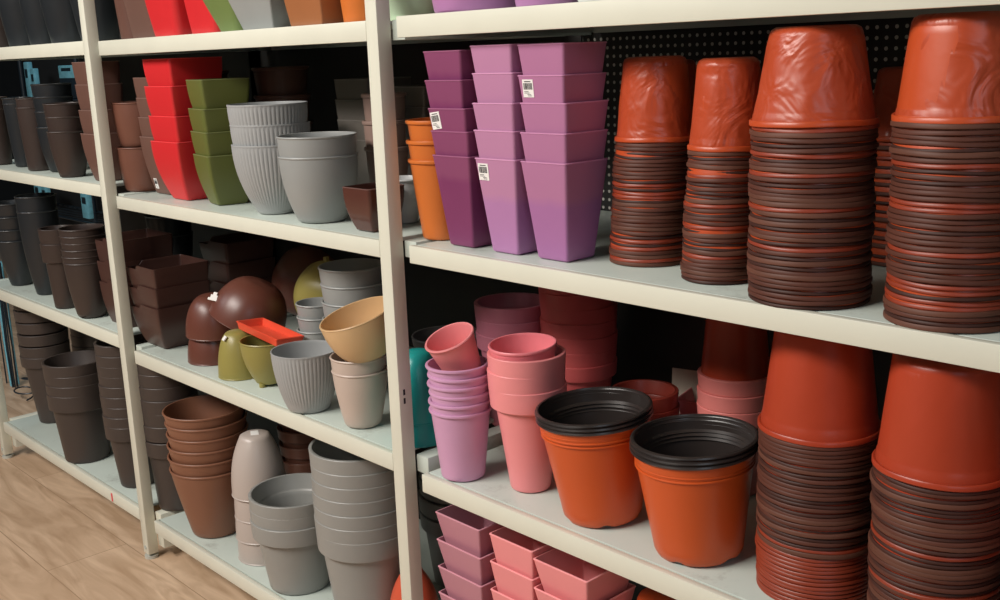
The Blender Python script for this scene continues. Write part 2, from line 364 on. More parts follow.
def nursery_stack(c, z0, rt, zt, ztop, n, where, group, rusty=(), crease_amp=.03, seed=1, body=None, mid_label=None, jit=.0012, toprim=None, rb=None, shift=0):
    """n rims up to zt, then the topmost pot upside down reaching ztop"""
    h = ztop-zt; pitch = zt/n
    protos = []
    for k, m in enumerate(M_RB):
        protos.append(nursery(rt*(1, .988, 1.004, .992)[k], h, rimmat=m, body=body, rb=rb, lip=(.0047, .0036, .0054, .0042)[k]))
    used = [False]*len(protos); rng = random.Random(seed)
    for i in range(n):
        k = 3 if (i in rusty or rng.random() < .04) else rng.choice((0, 0, 1, 1, 2))
        if not used[k]: o = protos[k]; used[k] = True
        else: o = copy_tree(protos[k])
        fs = shift*(i/n)**1.4; dx = .0009*math.sin(i*.37+seed)+rng.uniform(-jit, jit)*.7+.68*fs; dy = rng.uniform(-jit, jit)*.7+.73*fs
        o.location = (c[0]+dx, c[1]+dy, z0+i*pitch+h)
        tl = .006 if i else 0
        o.rotation_euler = (PI+rng.uniform(-tl, tl), rng.uniform(-tl, tl), rng.uniform(0, 6.28))
        if i == 0: lab = f'bottom nursery pot on the deck, in {where}'
        elif k == 3: lab = f'rusty-rimmed upside-down nursery pot in {where}'
        else: lab = f'brown-rimmed upside-down nursery pot in {where}'
        tag(o, lab, 'nursery pot', group)
    for k, p in enumerate(protos):
        if not used[k]:
            for ch in list(p.children): bpy.data.objects.remove(ch)
            bpy.data.objects.remove(p)
    t = nursery(rt*1.015, h, seg=160, top=True, rimmat=toprim or body or M_ORG, crease=creased(seed+40, crease_amp*.6), body=body or (M_CRM if crease_amp > .01 else None), rb=rb)
    t.location = (c[0]+.68*shift, c[1]+.73*shift, z0+zt+h); t.rotation_euler = (PI, 0, seed*1.3)
    tag(t, f'topmost orange upside-down nursery pot on {where}', 'nursery pot', group)
    return t
W1 = 'the first nursery stack, right beside purple pots'
W2 = 'the narrow second nursery stack from purple pots'
W3 = 'the wide third nursery stack on the upper shelf'
W4 = 'the rightmost nursery stack on the upper shelf'
Z2 = .8573; Z3 = .5021
nursery_stack((-.878, .1220), Z2, .0505, .1545, .2575, 31, W1, 'first nursery pot stack on the upper shelf', seed=3, crease_amp=.034, rusty=(1, 17), rb=.0395, shift=.009)
nursery_stack((-.7425, .0872), Z2, .0450, .1515, .2545, 31, W2, 'second nursery pot stack on the upper shelf', seed=5, crease_amp=.026, rusty=(13, 18, 25), rb=.0350, shift=.008)
nursery_stack((-.6080, .0620), Z2, .0645, .1855, .2844, 37, W3, 'third nursery pot stack on the upper shelf', seed=8, crease_amp=.030, rusty=(12, 20, 27, 31), rb=.0465)
nursery_stack((-.4535, .0640), Z2, .0610, .1927, .2900, 38, W4, 'fourth nursery pot stack on the upper shelf', seed=11, crease_amp=.016, rusty=(4, 7, 14, 22, 23, 30), rb=.048)
nursery_stack((-.6120, .1000), Z3, .0675, .1960, .3200, 40, 'the red-based stack right of upright orange pots', 'nursery pot stack beside the upright orange pots', seed=14, crease_amp=.006, rusty=tuple(range(0, 13)), body=M_ORG2, rb=.051)
nursery_stack((-.4570, .0740), Z3, .0665, .1970, .3180, 40, 'the lower right stack with smooth top', 'nursery pot stack at the lower right corner', seed=17, crease_amp=.006, body=M_ORG2, rusty=(3, 16), rb=.052)
nursery_stack((-.2980, .0700), Z3, .0640, .1300, .2450, 22, 'the short stack at the lower right edge', 'nursery pot stack at the right edge', seed=19, crease_amp=.006, body=M_ORG2, rb=.052)
# back row, half in the dark
nursery_stack((-.975, .290), Z2, .047, .150, .250, 14, 'the dim stack behind the first nursery stack', 'dim nursery stack behind the purple pots', seed=23, rb=.036)
nursery_stack((-.622, .310), Z2, .056, .150, .235, 14, 'the dim back stack between the right two', 'dim nursery stack behind the two right stacks', seed=25, rb=.043)

# ---- two upright nests of three orange pots with black rims
def upright_orange(c, rt, rb, h, offs, where, group, rot, lean):
    pr = curve(rb, rt*.945, h-.010, .95, 14, .009)
    pr += [(rt*.948, h-.008), (rt*.955, h-.003), (rt*.96, h)]
    o = vessel('nursery_pot', pr, M_ORU, circ(96), .0016, notches=5, inner=M_BLK)
    band('rim', [(rt*.955, h-.0045), (rt-.001, h-.0046), (rt+.0006, h-.0026), (rt-.0002, h-.0008), (rt-.003, h+.0004), (rt*.945, h-.0005), (rt*.93, h-.003), (rt*.945, h-.0044)], M_BLK, o, 96)['label'] = 'rolled black rim'
    band('step_ring', [(rt*.918, h-.0235), (rt*.9405, h-.0238), (rt*.9415, h-.0225), (rt*.925, h-.0215)], M_ORU, o, 96)
    band('inner_ring', [(rt*.86, h-.022), (rt*.90, h-.0185), (rt*.915, h-.020), (rt*.915, h-.024)], M_BLK, o, 96)['label'] = 'black inner step'
    for q in stack(o, c, Z3, offs, 'black-rimmed orange pot', where, group, rot=rot, jit=.0008, tilt=.006):
        q.rotation_euler = (Matrix.Rotation(lean, 3, Vector((.76, -.65, 0)))@q.rotation_euler.to_matrix()).to_euler()
upright_orange((-.9250, .0790), .0790, .0545, .1480, [.0104, .0052, 0], 'in the upright nest beside the pink pots', 'upright orange nest beside the pink pots', .5, math.radians(4))
upright_orange((-.7640, .0800), .0790, .0562, .1440, [.0104, .0052, 0], 'in the upright nest nearest the red-based stack', 'upright orange nest near the red-based stack', 1.1, math.radians(3))

# ================================================================== square pots on the upper right shelf
M_PLUM = plastic('plum_plastic', (124, 56, 98), .36, .07, dust=(.098, .18, (170, 110, 130)))
M_LIL = plastic('lilac_plastic', (178, 124, 172), .36, .05, dust=(.076, .55, (190, 134, 158)))
M_PUR = plastic('purple_plastic', (167, 110, 160), .36, .05, dust=(.078, .5, (184, 124, 148)))
def worn(mat):
    nm = mat.name+'_worn_edge'
    if nm in MATS: return MATS[nm]
    m = mat.copy(); m.name = nm
    for n in m.node_tree.nodes:
        if n.type == 'MIX':
            for k in (6, 7):
                if not n.inputs[k].is_linked:
                    c = n.inputs[k].default_value; n.inputs[k].default_value = tuple(min(1, v*1.25+.035) for v in c[:3])+(1,)
    MATS[nm] = m; return m
def sq_pot(hb, ht, h, mat, p=1.0, cr=.004, name='square_pot', drop=None, wall=.0018, foot=.003, n=14):
    o = vessel(name, curve(hb, ht, h, p, n, foot), mat, square(cr, 6, 7), wall, drop=drop)
    band('rim', [(ht-.0003, h-.0016), (ht+.0005, h-.0014), (ht+.0005, h-.0002), (ht-.0002, h+.0003), (ht-wall, h+.0003), (ht-wall, h-.0014)], worn(mat), o, sec=square(cr, 6, 7))
    return o
def faceY(hb, ht, h, p=1.0, foot=.003):
    pr = curve(hb, ht, h, p, 14, foot); return lambda z: -rad(pr, z)
def offs(rz): return [round(z-rz[-1], 4) for z in rz]
o = sq_pot(.0262, .0398, .1304, M_PLUM)
s = stack(o, (-1.1555, .0670), Z2, offs([.274, .2346, .196, .1644, .1304]), 'plum square plastic pot', 'in the darkest purple stack', 'plum square pots', same=True, drift=(-.0015, -.0006), tilt=.004)
sticker(s[2], -.0235, .1304-.0170, .0200, .024, faceY(.0262, .0398, .1304), roll=.12)
o = sq_pot(.0262, .0400, .1304, M_LIL)
s = stack(o, (-1.0645, .0672), Z2, offs([.2792, .243, .2043, .168, .1304]), 'lilac square plastic pot', 'in the middle purple stack', 'lilac square pots', same=True, tilt=.004)
sticker(s[4], -.0235, .1304-.0185, .0200, .023, faceY(.0262, .0400, .1304))
o = sq_pot(.0275, .0412, .1298, M_PUR)
s = stack(o, (-.9765, .0710), Z2, offs([.2779, .2395, .2048, .1672, .1298]), 'purple square plastic pot', 'in the rightmost purple stack', 'purple square pots', same=True, tilt=.004)
sticker(s[1], -.0225, .1298-.0165, .0190, .0225, faceY(.0275, .0412, .1298))

# terracotta-orange stack by the post
def lipped(rb, rt, h, mat, p=1.0, seg=56, hl=.006, name='round_pot', t=.0022, foot=.004, ribs=None, wall=.0018, rimmat=None, inner=None):
    o = vessel(name, curve(rb, rt, h, p, 14, foot), mat, circ(seg), wall, ribs=ribs, inner=inner)
    band('rim', lip_poly(rt, h, hl, t), rimmat or mat, o, seg); return o
def collared(rb, rt, h, hc, mat, p=1.0, seg=64, name='round_pot', t=.003, foot=.004, wall=.0018):
    rs = rb+(rt-t-rb)*(1-hc/h)**1.0-.0015; pr = curve(rb, rs, h-hc, p, 14, foot)
    pr += [(rs+.0004, h-hc+.0006), (max(rs, rt-t-.0045), h-hc+.0022), (rt-t-.0035, h-hc+.004), (rt-t-.0008, h)]
    o = vessel(name, pr, mat, circ(seg), wall)
    band('rim', collar_poly(rt-t-.0008, h, hc, t), mat, o, seg)
    return o
M_TERRA = plastic('terracotta_orange_plastic', (206, 112, 48), .36, .06)
stack(lipped(.0300, .0440, .1200, M_TERRA, 1.05, hl=.005), (-1.2380, .0760), Z2, offs([.1770, .1480, .1200]), 'ochre-orange round pot', 'in the stack beside the centre upright', 'ochre-orange round pots')
M_DKBR = plastic('dark_brown_plastic', (98, 66, 56), .40, .08)
stack(lipped(.030, .040, .13, M_DKBR), (-1.44, .29), Z2, [.075, .03, 0], 'dark brown round pot', 'deep behind the ochre-orange stack', 'dark brown pots behind the ochre stack')

# ================================================================== right bay, third shelf: pinks
M_LROUND = plastic('pale_lilac_plastic', (206, 156, 190), .34, .05)
M_PINK = plastic('salmon_pink_plastic', (236, 144, 146), .34, .05)
M_PINK2 = plastic('rose_pink_plastic', (230, 128, 136), .34, .06)
M_PLUMR = plastic('dusty_plum_plastic', (176, 104, 122), .4, .06)
M_CORAL = plastic('coral_red_plastic', (190, 84, 84), .38, .07)
M_MAR = plastic('maroon_red_plastic', (132, 50, 38), .4, .07)
s = stack(lipped(.0335, .0450, .1094, M_LROUND, hl=.004), (-1.1760, .0425), Z3, offs([.1779, .1640, .1507, .1370, .1232, .1094]), 'lilac round pot', 'in the stack carrying the tilted pink pot', 'lilac round pots under the tilted pink pot')
o = vessel('round_pot', curve(.028, .0375, .064, 1.0, 14, .004), M_PINK, circ(64), .0022)
band('rim', lip_poly(.0375, .064, .003, .0010), M_PINK, o, 64)
o.location = (-1.178, .0560, .6620); o.rotation_euler = Euler((math.radians(23), math.radians(-3), 0)); 
tag(o, 'small salmon pink pot tilted in the mouth of the lilac stack', 'flower pot')
s = stack(collared(.0300, .0560, .159, .030, M_PINK, .95, t=.0025), (-1.0680, .0800), Z3, offs([.2068, .1830, .159]), 'salmon pink round pot', 'in the stack left of the black-rimmed pots', 'salmon pink collared pots')
o = lipped(.040, .0480, .060, M_PINK2, 1.3, hl=.004, t=.0012)
o.location = (-1.072, .0790, Z3+.159); o.rotation_euler = (math.radians(3), 0, 0); tag(o, 'small rose pink bowl resting in the mouth of the salmon stack', 'flower pot')
stack(collared(.0444, .0635, .165, .026, M_PLUMR), (-1.3177+.03, .262), Z3, [.050, .025, 0], 'dusty plum round pot', 'in the back stack behind the tilted pink pot', 'dusty plum pots at the back')
stack(collared(.0440, .0625, .130, .024, M_CORAL), (-1.168, .295), Z3, [.165, .141, .1185, .095, .0708, .047, .023, 0], 'coral red round pot', 'in the tall back stack behind the salmon pots', 'coral red pots at the back')
stack(collared(.0355, .0500, .108, .022, M_MAR), (-.9783, .235), Z3, [.022, 0], 'maroon red round pot', 'behind the upright black-rimmed nests', 'maroon red pots behind the black rims')
stack(collared(.0370, .0525, .1307, .022, plastic('dusty_pink_plastic', (222, 128, 122), .4, .06)), (-.8443, .27), Z3, offs([.1765, .1537, .1307]), 'dusty pink round pot', 'in the back stack under the big red-orange pot', 'dusty pink pots at the back')
o = vessel('round_pot', curve(.0485, .036, .150, 1.0, 12, .004), M_ORG2, circ(64), .0018)
o = None or o
o.location = (-.8443, .27, Z3+.160); tag(o, 'red-orange pot standing upside down inside the dusty pink back stack', 'flower pot')
# pink trays and pale card scraps lying at the back
for (x, y, z, rz, sx, sy, m, lab, nm) in ((-.945, .360, Z3, .15, .050, .040, M_PINK2, 'upper rose pink square tray lying behind the maroon pots', 'plant_tray'),):
    for q in range(3):
        o = sq_pot(.038, .046, .036, m, name='plant_tray'); o.location = (x, y, Z3+.030*q+.001*(q > 0)); o.rotation_euler = (0, 0, rz+.06*q)
        tag(o, ['bottom', 'middle', 'topmost'][q]+' rose pink square tray pot piled behind the maroon pots', 'plant tray', 'rose pink trays at the back')
o = boxo('card_sheet', (-.026, .026, -.0008, .0008, 0, .125), plastic('pale_card', (206, 200, 184), .7), None, 0); o.location = (-1.000, .362, Z3+.0); o.rotation_euler = (-.05, 0, .25); tag(o, 'pale card strip standing behind the rose pink trays', 'card')

# ================================================================== right bay, lowest shelf
Z4 = .1136
M_MAUVE = plastic('mauve_plastic', (188, 128, 142), .38, .05)
def on4(cx, cy, hb, ht, h, mat, rz, desc, where, group):
    return stack(sq_pot(hb, ht, h, mat, 1.1, .003), (cx, cy), Z4, offs(rz), desc, where, group, same=True)
on4(-1.1835, .0815, .036, .0515, .085, M_MAUVE, [.313, .268, .222, .176, .131, .085], 'mauve square pot', 'in the stack right of the centre upright, below', 'mauve square pots')
on4(-1.0655, .0760, .033, .0455, .091, M_PINK, [.317, .272, .2265, .181, .136, .091], 'pink square pot', 'in the stack beside the mauve stack', 'pink square pots beside the mauve stack')
on4(-.9650, .0820, .036, .0520, .083, M_PINK, [.308, .263, .218, .173, .128, .083], 'pink square pot', 'in the right-hand pink stack under the orange nests', 'pink square pots under the orange nests')
nursery_stack((-.853, .130), Z4, .055, .130, .270, 24, 'the lowest-shelf stack right of pink squares', 'nursery stack on the lowest right shelf', seed=29, crease_amp=.01, rb=.043)

# ================================================================== middle bay, upper shelf
Z12 = .8573
M_BR = plastic('chocolate_brown_plastic', (112, 72, 58), .40, .07)
M_BR2 = plastic('grey_brown_plastic', (104, 74, 64), .44, .07)
M_RED = plastic('bright_red_plastic', (208, 44, 48), .36, .05)
M_GRN = plastic('olive_green_plastic', (96, 102, 48), .42, .08)
M_GREY = plastic('mid_grey_plastic', (150, 152, 150), .40, .05)
M_GREY2 = plastic('cool_grey_plastic', (160, 162, 162), .42, .05)
stack(lipped(.0420, .0525, .0968, M_BR, 2.2, hl=.003, t=.001, foot=.006), (-2.2770, .0920), Z12, [.0954, 0], 'brown round pot', 'beside the left upright on the upper shelf', 'brown round pots by the left upright')
s = stack(sq_pot(.0398, .0561, .1212, M_BR2, 1.7, .010), (-2.165, .1180), Z12, offs([.2436, .2018, .1617, .1212]), 'grey-brown curved square pot', 'in the stack left of the red pots', 'grey-brown curved square pots', same=True)
sticker(s[3], -.018, .022, .014, .022, faceY(.0398, .0561, .1212, 1.7), bars=True)
stack(sq_pot(.0345, .0585, .1187, M_RED, 2.0, .006), (-2.0425, .0890), Z12, offs([.28, .2272, .1689, .1187]), 'bright red curved square pot', 'in the stack on the upper middle shelf', 'bright red curved square pots', same=True)
stack(sq_pot(.0300, .0480, .0966, M_GRN, 1.9, .006), (-1.9040, .0880), Z12, offs([.2385, .1845, .141, .0966]), 'olive green curved square pot', 'between the red and ribbed grey pots', 'olive green curved square pots', rot=-.19, same=True)
o = vessel('ribbed_pot', curve(.0346, .0700, .1254, 2.1, 18, .005), M_GREY2, circ(232), .002, ribs=(.012, .1235, 58, .0011))
band('rim', [(.0690, .1225), (.0706, .1225), (.0710, .1245), (.0706, .1257), (.0688, .1257)], M_GREY2, o, 96)
stack(o, (-1.704, .0740), Z12, offs([.1953, .1605, .1254]), 'cool grey ribbed pot', 'in the ribbed stack beside the olive green pots', 'cool grey ribbed pots on the upper shelf')
stack(lipped(.0430, .0660, .1122, M_GREY, 2.1, hl=.003, t=.0008, foot=.006), (-1.5481, .0685), Z12, [.0331, 0], 'plain grey rounded pot', 'in the pair right of the ribbed stack', 'pair of plain grey rounded pots')
stack(sq_pot(.0240, .0365, .070, plastic('glossy_brown_plastic', (86, 52, 44), .2, .05), 2.3, .006), (-1.3880, .0620), Z12, [0], 'small glossy brown curved square pot', 'left of the centre upright, upper shelf', None)
o = lipped(.022, .034, .074, plastic('pale_grey_plastic', (190, 192, 192), .4), hl=.003); o.location = (-1.405, .135, Z12); tag(o, 'small pale-rimmed grey pot behind the small glossy brown pot', 'flower pot')
M_TAUPED = plastic('taupe_brown_plastic', (140, 116, 106), .42, .06)
stack(lipped(.028, .037, .115, M_TAUPED, 1.5), (-1.530, .200), Z12, [.092, .046, 0], 'taupe brown round pot', 'half hidden behind the plain grey pair', 'taupe brown pots at the back')
stack(sq_pot(.038, .052, .120, plastic('warm_grey_plastic', (112, 106, 100), .42), 1.6), (-1.66, .275), Z12, [.110, .073, .036, 0], 'warm grey square pot', 'in the dim back stack behind the ribbed pots', 'warm grey square pots at the back', same=True)
stack(sq_pot(.038, .052, .120, plastic('warm_grey_plastic', (112, 106, 100), .42), 1.6), (-1.545, .31), Z12, [.095, .060, .030, 0], 'warm grey square pot', 'dim at the back behind the grey pair', 'warm grey square pots behind the grey pair', same=True)
stack(lipped(.043, .058, .14, M_DKBR), (-2.02, .30), Z12, [.115, .0575, 0], 'dark brown pot', 'in the dark behind the olive green stack', 'dark brown pots behind the green stack')
stack(lipped(.043, .058, .14, M_DKBR), (-2.36, .30), Z12, [.11, .055, 0], 'dark brown pot', 'in the dark behind the brown round pair', 'dark brown pots behind the brown pair')

# ================================================================== middle bay, top shelf (only lower parts in view)
Z11 = 1.1776
stack(lipped(.040, .052, .17, M_DKBR), (-2.215, .09), Z11, [0], 'dark brown round pot on the top shelf', 'beside the left upright', None)
stack(sq_pot(.060, .075, .17, M_BR2, 1.4, .012), (-2.125, .115), Z11, [0], 'grey-brown square planter on the top shelf', 'left of the red ones', None)
stack(sq_pot(.052, .070, .17, M_RED, 1.5, .014), (-1.990, .085), Z11, [0], 'bright red planter on the top shelf,', 'left one of two', None)
stack(sq_pot(.050, .066, .17, M_RED, 1.3, .014), (-1.855, .090), Z11, [0], 'bright red planter on the top shelf,', 'right one of two', None)
stack(sq_pot(.040, .078, .12, plastic('leaf_green_plastic', (110, 128, 72), .4), 1.2, .020), (-1.757, .078), Z11, [0], 'leaf green planter on the top shelf', 'right of the red planters', None)
stack(sq_pot(.043, .073, .10, M_GREY, 1.0, .003), (-1.647, .072), Z11, [0], 'grey faceted planter on the top shelf', 'between the green and copper planters', None, rot=.10)
stack(sq_pot(.046, .060, .10, plastic('copper_brown_plastic', (158, 100, 62), .35), 1.0, .003), (-1.500, .078), Z11, [0], 'copper brown square planter on the top shelf', 'right of the grey one', None)
stack(lipped(.030, .040, .10, M_TERRA), (-1.405, .075), Z11, [0], 'ochre-orange pot on the top shelf', 'behind the pale green bowl', None)
o = vessel('bowl_planter', curve(.036, .080, .085, 1.7, 14, .004), plastic('pale_green_plastic', (196, 214, 184), .38), circ(64), .002); o.location = (-1.318, .105, Z11); tag(o, 'pale green round bowl on the top shelf, behind the centre upright', 'flower pot')
# right bay, top shelf
Z21 = 1.1804
stack(lipped(.022, .030, .09, plastic('red_brown_plastic', (140, 70, 50), .4)), (-1.245, .120), Z21, [0], 'red-brown pot on the top shelf', 'left of the lilac pots', None)
stack(lipped(.058, .072, .12, M_LIL, 1.5), (-1.135, .070), Z21, [0], 'lilac round pot on the top shelf,', 'nearer the centre upright', None)
stack(lipped(.040, .052, .12, M_LIL, 1.5), (-1.000, .070), Z21, [0], 'lilac round pot on the top shelf,', 'beside the white bowl', None)
o = vessel('bowl_planter', curve(.030, .065, .070, 1.8, 14, .004), plastic('white_plastic', (226, 228, 226), .35), circ(64), .002); o.location = (-.905, .070, Z21); tag(o, 'white round bowl on the top shelf', 'flower pot')
stack(lipped(.050, .065, .12, M_MAR), (-.775, .080), Z21, [0], 'maroon round pot on the top shelf', 'right of the white bowl', None)

# ================================================================== middle bay, third shelf
Z13 = .5164
M_CHOC = plastic('dark_chocolate_plastic', (72, 47, 41), .34, .07)
def notch(x, y, s): return .009 if (y < -s*.5 and x < -s*.22) else 0
def stepped(h=.096): return vessel('stepped_square_pot', curve(.0470, .0660, h, 2.2, 14, .004), M_CHOC, square(.005, 6, 14), .002, drop=notch)
stack(stepped(), (-2.2250, .0980), Z13, [.0877, .044, 0], 'dark chocolate stepped planter', 'left of the brown bowls', 'stepped square planters by the brown bowls', same=True)
stack(stepped(.128), (-2.4010, .1040), Z13, [.0983, .0482, 0], 'dark chocolate stepped planter', 'in the stack behind the left upright', 'stepped square planters behind the left upright', same=True)
stack(stepped(), (-2.330, .330), Z13, [.0983, .0482, 0], 'dark chocolate stepped planter', 'in the dim rearmost stack', 'stepped square planters at the back', same=True)
M_BOWL = plastic('glossy_brown_bowl_plastic', (100, 57, 46), .34, .06)
def bowl(R, h, mat, name='bowl_planter', flat=.24, wall=.0022):
    pr = [(R*flat-.003, 0), (R*flat, .0012)]
    z1 = h*(1-math.sqrt(max(0, 1-flat*flat)))*0.9
    for k in range(1, 25):
        a = k/24*PI/2; pr.append((R*(flat+(1-flat)*math.sin(a)**.95), .0012+(h-.0012)*(1-math.cos(a))))
    o = vessel(name, pr, mat, circ(72), wall)
    band('rim', lip_poly(R-.001, h, .0025, .0010), mat, o, 72); return o
def aim(v): return Vector(v).normalized().to_track_quat('Z', 'Y').to_euler()
o = bowl(.0540, .085, M_BOWL); o.location = (-2.0251, .0865, Z13+.085); o.rotation_euler = (PI, 0, 0); tag(o, 'lower glossy brown bowl upside down on the shelf deck', 'bowl', 'glossy brown bowls')
o = bowl(.0590, .085, M_BOWL); o.location = (-2.0190, .0900, Z13+.0560+.085); o.rotation_euler = (PI+.03, .05, 0); tag(o, 'upper glossy brown bowl upside down, over the lower one', 'bowl', 'glossy brown bowls')
ax = Vector((-.30, -.34, -.89)).normalized()
o = bowl(.0800, .095, M_BOWL); o.rotation_euler = aim(ax); o.location = Vector((-1.962, .132, Z13+.080))-ax*.095; tag(o, 'big glossy brown bowl tipped over the pair, with a crumpled white label', 'bowl', 'glossy brown bowls')
bm = bmesh.new()
for (a0, b0, a1, b1) in ((-.011, -.008, .011, -.003), (-.007, -.003, .008, .004), (-.003, .004, .005, .010)): box(bm, a0, a1, -.0012, .0012, b0, b1)
lb = bm_obj('crumpled_label', bm, M_LABEL, o); lb['label'] = 'crumpled white paper label'
LABEL_AT = Vector((-1.975, .0730, Z13+.1440))
bpy.context.view_layer.update()
lb.matrix_world = Matrix.Translation(LABEL_AT)@Euler((-.55, .2, .55)).to_matrix().to_4x4()
o = bowl(.082, .100, M_BOWL); ax = Vector((-.35, .5, .1)).normalized(); o.rotation_euler = aim(ax); o.location = Vector((-2.055, .310, Z13+.0930)); tag(o, 'brown bowl standing on edge deep at the back', 'bowl', 'glossy brown bowls')
M_OLV = plastic('olive_yellow_plastic', (148, 138, 74), .36, .06)
o = bowl(.0430, .092, M_OLV, 'round_pot', flat=.34); o.location = (-1.8770, .0640, Z13+.092); o.rotation_euler = (PI, 0, 0); tag(o, 'olive yellow pot upside down beside the brown bowls', 'flower pot', 'olive yellow pots')
bm = bmesh.new(); box(bm, -.006, .006, -.001, .001, -.005, .005); lb = bm_obj('white_label', bm, M_LABEL, o); lb.location = (.004, .0300, .010); lb.rotation_euler = (-.7, 0, .2); lb['label'] = 'small white label'
o = lipped(.0283, .0506, .0853, M_OLV, 2.2, hl=.003, t=.0008, foot=.006)
bm = bmesh.new()
for k in range(3):
    a = k*2*PI/3-1.2; tube(bm, [(.024*math.cos(a), .024*math.sin(a), -.004), (.024*math.cos(a), .024*math.sin(a), .004)], .006, 12)
bm_obj('foot', bm, M_OLV, o, True); o.location = (-1.7786, .0720, Z13+.004); tag(o, 'upright olive yellow pot carrying the orange-red tray', 'flower pot', 'olive yellow pots')
# orange-red tray lying tilted across it
M_TRAY = plastic('orange_red_plastic', (224, 82, 56), .34, .05)
bm = bmesh.new(); hx, hy, hz, t = .082, .030, .016, .0022
def loop(sx, sy, z): return [bm.verts.new((x*sx, y*sy, z)) for x, y in ((-1, -1), (1, -1), (1, 1), (-1, 1))]
Ls = [loop(hx*.93, hy*.88, 0), loop(hx*.97, hy*.95, hz-.003), loop(hx, hy, hz-.002), loop(hx, hy, hz), loop(hx*.97-t, hy*.95-t, hz), loop(hx*.93-t, hy*.88-t, .0025)]
bm.faces.new(Ls[0][::-1])
for a, b in zip(Ls, Ls[1:]):
    for k in range(4): bm.faces.new((a[k], a[(k+1) % 4], b[(k+1) % 4], b[k]))
bm.faces.new(Ls[-1]); bmesh.ops.bevel(bm, geom=[e for e in bm.edges], offset=.0009, segments=2, affect='EDGES')
o = bm_obj('plant_tray', bm, M_TRAY, None, True); o.location = (-1.788, .0850, Z13+.0905); o.rotation_euler = (math.radians(-4), math.radians(3), math.radians(-3)); tag(o, 'shallow orange-red rectangular tray lying tilted on the olive yellow pot', 'plant tray')
o = bowl(.078, .070, M_OLV); ax = Vector((-.35, .75, .12)); o.rotation_euler = aim(ax); o.location = (-1.785, .190, Z13+.125); tag(o, 'olive yellow bowl standing on edge behind the tray', 'bowl', 'olive yellow pots')
bm = bmesh.new(); tube(bm, [(0, .070, .066), (0, .086, .069)], .006, 10); bm_obj('lug', bm, M_OLV, o, True)
stack(lipped(.0277, .0396, .080, M_GREY, 1.4, hl=.003, t=.001), (-1.7300, .16), Z13, [.073, .0475, .022, 0], 'small grey round pot', 'in the short stack behind the tray', 'small grey round pots')
stack(lipped(.0422, .0600, .110, M_GREY, 1.5, hl=.003, t=.001), (-1.617, .17), Z13, [.1282, .097, .0638, .032, 0], 'grey round pot', 'in the stack behind the single ribbed pot', 'grey round pots at the back')
o = vessel('ribbed_pot', curve(.0390, .0597, .1097, 1.9, 18, .006), M_GREY2, circ(208), .002, ribs=(.010, .1080, 52, .0010))
band('rim', [(.0588, .1070), (.0603, .1070), (.0607, .1088), (.0603, .1100), (.0584, .1100)], M_GREY2, o, 96); o.location = (-1.5925, .0400, Z13); tag(o, 'single cool grey ribbed pot at the shelf edge', 'flower pot')
M_TAUPE = plastic('taupe_plastic', (196, 178, 166), .40, .04)
stack(lipped(.0320, .0465, .0989, M_TAUPE, 1.5, hl=.003, t=.0008, foot=.007), (-1.4480, .0540), Z13, [.0238, 0], 'taupe round pot', 'in the pair under the tan bowl', 'pair of taupe round pots')
o = bowl(.0640, .078, plastic('tan_plastic', (214, 178, 132), .38, .04), flat=.42); o.location = (-1.4230, .0640, Z13+.1250); o.rotation_euler = (math.radians(16), math.radians(-6), 0); tag(o, 'tan bowl resting tilted on top of the taupe pots', 'bowl')
M_TEAL = plastic('teal_plastic', (32, 152, 148), .3, .05)
for zz, rr, lab in ((0, .0455, 'lower teal rounded pot upside down behind the centre upright'), (.038, .0470, 'upper teal rounded pot upside down behind the centre upright')):
    o = bowl(rr, .112, M_TEAL, 'round_pot', flat=.30); o.rotation_euler = (PI, 0, 0); o.location = (-1.318, .0760, Z13+zz+.112); tag(o, lab, 'flower pot', 'teal rounded pots')
M_CHAR = plastic('charcoal_plastic', (78, 74, 72), .36, .06)
o = bowl(.062, .060, M_CHAR); o.location = (-1.42, .225, Z13+.068); tag(o, 'upper charcoal round bowl at the back beside the teal pots', 'bowl', 'charcoal bowls')
o = bowl(.062, .060, M_CHAR); o.location = (-1.42, .225, Z13); tag(o, 'lower charcoal round bowl at the back beside the teal pots', 'bowl', 'charcoal bowls')

# ================================================================== middle bay, lowest shelf
Z14 = .1146
M_BLACK = plastic('black_brown_plastic', (66, 57, 53), .42, .06)
def offz(rz, dz=0): return [round(z-rz[-1]+dz, 4) for z in rz]
stack(collared(.0480, .0650, .172, .036, M_BLACK), (-2.270, .088), Z14, offz([.3637, .3336, .3032, .2727, .2421, .2112, .172]), 'black-brown round pot', 'in the tall stack just right of the left upright', 'black-brown pots right of the left upright')
stack(lipped(.0528, .0855, .1568, plastic('warm_brown_plastic', (132, 88, 66), .40, .06), 1.15, hl=.004, t=.0012, foot=.006), (-2.0760, .0780), Z14, offz([.286, .2630, .2370, .2110, .1850, .1568]), 'warm brown round pot', 'in the six-high stack on the lowest shelf', 'warm brown round pots')
M_TAUPE2 = plastic('warm_taupe_plastic', (184, 172, 164), .34, .04)
o = vessel('round_pot', curve(.0330, .0560, .1280, 2.6, 18, .009), M_TAUPE2, circ(72), .0018); band('rim', lip_poly(.0560, .128, .002, .0006), M_TAUPE2, o, 72)
s = stack(o, (-1.8870, .0890), Z14, [.1413, .0931, .0468, 0], 'taupe pot upside down', 'in the upside-down stack beside warm brown pots', 'taupe pots stacked upside down', inv=True, h=.128)
bm = bmesh.new(); box(bm, -.013, .013, -.008, .008, -.0008, .0004); lb = bm_obj('white_label', bm, M_LABEL, s[0]); lb.location = (0, 0, 0); lb.rotation_euler = (0, 0, .5); lb['label'] = 'white square label on the pot base'
M_GR4 = plastic('slate_grey_plastic', (148, 148, 144), .40, .05)
